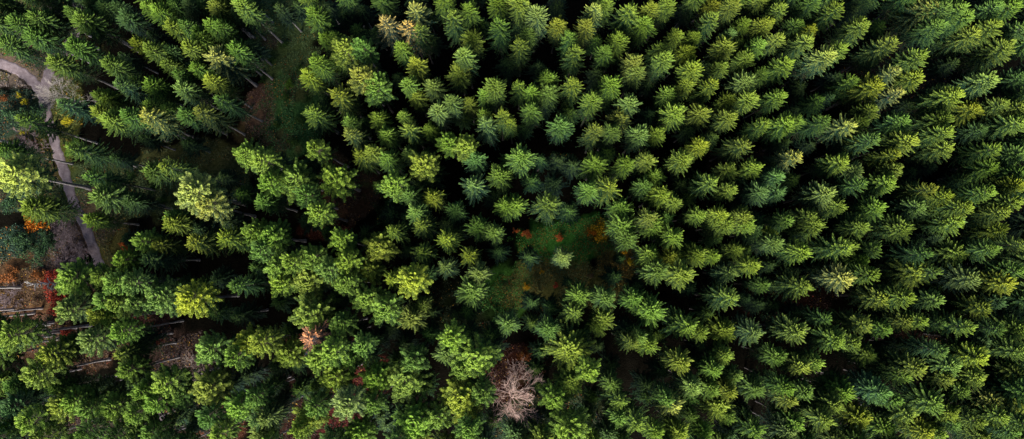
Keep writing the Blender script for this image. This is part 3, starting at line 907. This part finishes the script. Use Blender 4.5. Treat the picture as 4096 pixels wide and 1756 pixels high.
# gravel track as a sheet that follows the soil
def track(name, pts, width, label, lift=.06):
    P = np.array([at(*p) for p in pts])
    Q = []
    for i in range(len(P) - 1):          # Catmull-Rom
        p0, p1, p2, p3 = P[max(i - 1, 0)], P[i], P[i + 1], P[min(i + 2, len(P) - 1)]
        for t in np.linspace(0, 1, 14, endpoint=i == len(P) - 2):
            Q.append(.5 * ((2 * p1) + (p2 - p0) * t + (2 * p0 - 5 * p1 + 4 * p2 - p3) * t * t + (3 * p1 - p0 - 3 * p2 + p3) * t ** 3))
    Q = np.array(Q)
    D = np.gradient(Q, axis=0); D /= np.linalg.norm(D, axis=1, keepdims=True)
    Nn = np.stack([-D[:, 1], D[:, 0]], 1)
    cols = np.linspace(-1, 1, 9)
    V = []
    g = np.random.default_rng(len(pts))
    for i, q in enumerate(Q):
        w = width * (1 + .10 * math.sin(i * .7) + g.uniform(-.07, .07))
        for s in cols:
            p = q + Nn[i] * s * w / 2
            V.append((p[0], p[1], gz(p[0], p[1]) + lift + (.04 * (1 - s * s)) - (.25 if abs(s) == 1 else 0)))
    m = len(cols)
    Fc = []
    for i in range(len(Q) - 1):
        for k in range(m - 1):
            a = i * m + k
            Fc += [(a, a + m, a + m + 1), (a, a + m + 1, a + 1)]
    o = link(name, mesh_np(name, np.array(V), np.array(Fc), M_GRAVEL, smooth=True))
    o['kind'] = 'structure'
    o['label'] = label
    return Q

M_GRAVEL, n, bs = new_mat('gravel')
g1 = ramp(n, noise(n, 1.1, 5, 'Object', .7), .35, .65)
g2 = ramp(n, noise(n, 12, 3, 'Object', .8), .3, .7)
c1 = mixc(n, (.14, .108, .118), (.235, .195, .212), g1)
c1 = mixc(n, mixc(n, c1, (.6, .6, .6), 1.0, 'MULTIPLY'), mixc(n, c1, (1.4, 1.35, 1.4), 1.0, 'MULTIPLY'), g2)
n.links.new(c1, bs.inputs['Base Color'])
bs.inputs['Roughness'].default_value = 1.0
main_pts = [(78, -30), (78, 2), (75, 30), (66, 50), (53, 64), (48, 78), (44, 94), (46, 112), (52, 132), (57, 152), (66, 178), (73, 202),
            (85, 225), (94, 250), (102, 274), (104, 281)]
trackQ = track('gravel_road', main_pts, 2.6, 'greyish-pink gravel track winding down the left side')
sideQ = track('gravel_path', [(44, 97), (36, 85), (24, 74), (8, 66), (-12, 60), (-60, 45)], 2.7, 'wider branch of the gravel track leaving at the left edge', lift=.03)
lowQ = track('gravel_track', [(150, 398), (157, 412), (166, 436), (174, 470)], 2.4, 'short stretch of gravel track glimpsed between pines at the bottom edge')
allQ = np.concatenate([trackQ, sideQ, lowQ])

# ---------------------------------------------------------------- ground cover: grass, ferns and fallen leaves (uncountable)
g = np.random.default_rng(77)
P, K = [], []
for x, y, rx, ry, c, s in GR:
    wx, wy = at(x, y)
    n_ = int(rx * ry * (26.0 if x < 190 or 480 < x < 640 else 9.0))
    a, q = g.uniform(0, 2 * PI, n_), np.sqrt(g.uniform(0, 1.7, n_))
    px = wx + np.cos(a) * q * rx * H_CAM / F_PX
    py = wy + np.sin(a) * q * ry * H_CAM / F_PX
    ragged = q * (1 + .28 * vnoise(px, py, .45, 5) + .16 * vnoise(px, py, 1.6, 6)) < g.uniform(.75, 1.15, n_)
    px, py, n_ = px[ragged], py[ragged], int(ragged.sum())
    P.append(np.stack([px, py], 1))
    K.append(np.tile(c, (n_, 1)))
P, K = np.concatenate(P), np.concatenate(K)
dm = np.full(len(P), 9.0)
for q in allQ:
    dm = np.minimum(dm, np.hypot(P[:, 0] - q[0], P[:, 1] - q[1]))
keep = (dm > 1.55) & (vnoise(P[:, 0], P[:, 1], .9, 9) > -.35) & (P[:, 0] > -128)
P, K = P[keep], K[keep]
n_ = len(P)
z0 = .22 * vnoise(P[:, 0], P[:, 1], .35, 1) + .10 * vnoise(P[:, 0], P[:, 1], 1.1, 2)
c3 = np.stack([P[:, 0], P[:, 1], z0 + g.uniform(.02, .6, n_) * np.clip(vnoise(P[:, 0], P[:, 1], 1.3, 19) + .7, .2, 1.6)], 1)
D = g.normal(0, 1, (n_, 3)); D[:, 2] *= .5
D /= np.linalg.norm(D, axis=1, keepdims=True)
E = np.cross(D, g.normal(0, .4, (n_, 3)) + np.array([0, 0, 1.0])); E /= np.linalg.norm(E, axis=1, keepdims=True)
sz = g.uniform(.06, .2, n_)[:, None]
V = np.stack([c3 - D * sz, c3 + E * sz * .5, c3 + D * sz, c3 - E * sz * .5], 1).reshape(-1, 3)
bq = np.array([[0, 1, 2], [0, 2, 3]])
Fc = (bq[None] + (np.arange(n_) * 4)[:, None, None]).reshape(-1, 3)
kc = K * g.uniform(.7, 2.4, (n_, 1))
# autumn leaves in the clearing and along the track
inclr = np.hypot(P[:, 0] - at(575, 262)[0], P[:, 1] - at(575, 262)[1]) < 18
sel = g.random(n_) < np.where(inclr, .17, .05)
kc[sel] = np.array([.40, .22, .03]) * g.uniform(.4, 1.3, (sel.sum(), 1))
sel = g.random(n_) < .012
kc[sel] = np.array([.35, .07, .03]) * g.uniform(.5, 1.2, (sel.sum(), 1))
kc = np.clip(np.repeat(kc, 2, axis=0), 0, .6)
m_c, n, bs = new_mat('ground_cover')
va = n.nodes.new('ShaderNodeAttribute'); va.attribute_name = 'shoot'
n.links.new(va.outputs['Color'], bs.inputs['Base Color'])
o = link('ground_cover', mesh_np('ground_cover', V, Fc, m_c, kc))
o['kind'] = 'stuff'
o['label'] = 'low grass, ferns and fallen leaves on the forest floor'
print('TREES', len(trees), {k: sum(t[3] == k for t in trees) for k in 'SDPYR'}, 'cover', n_)
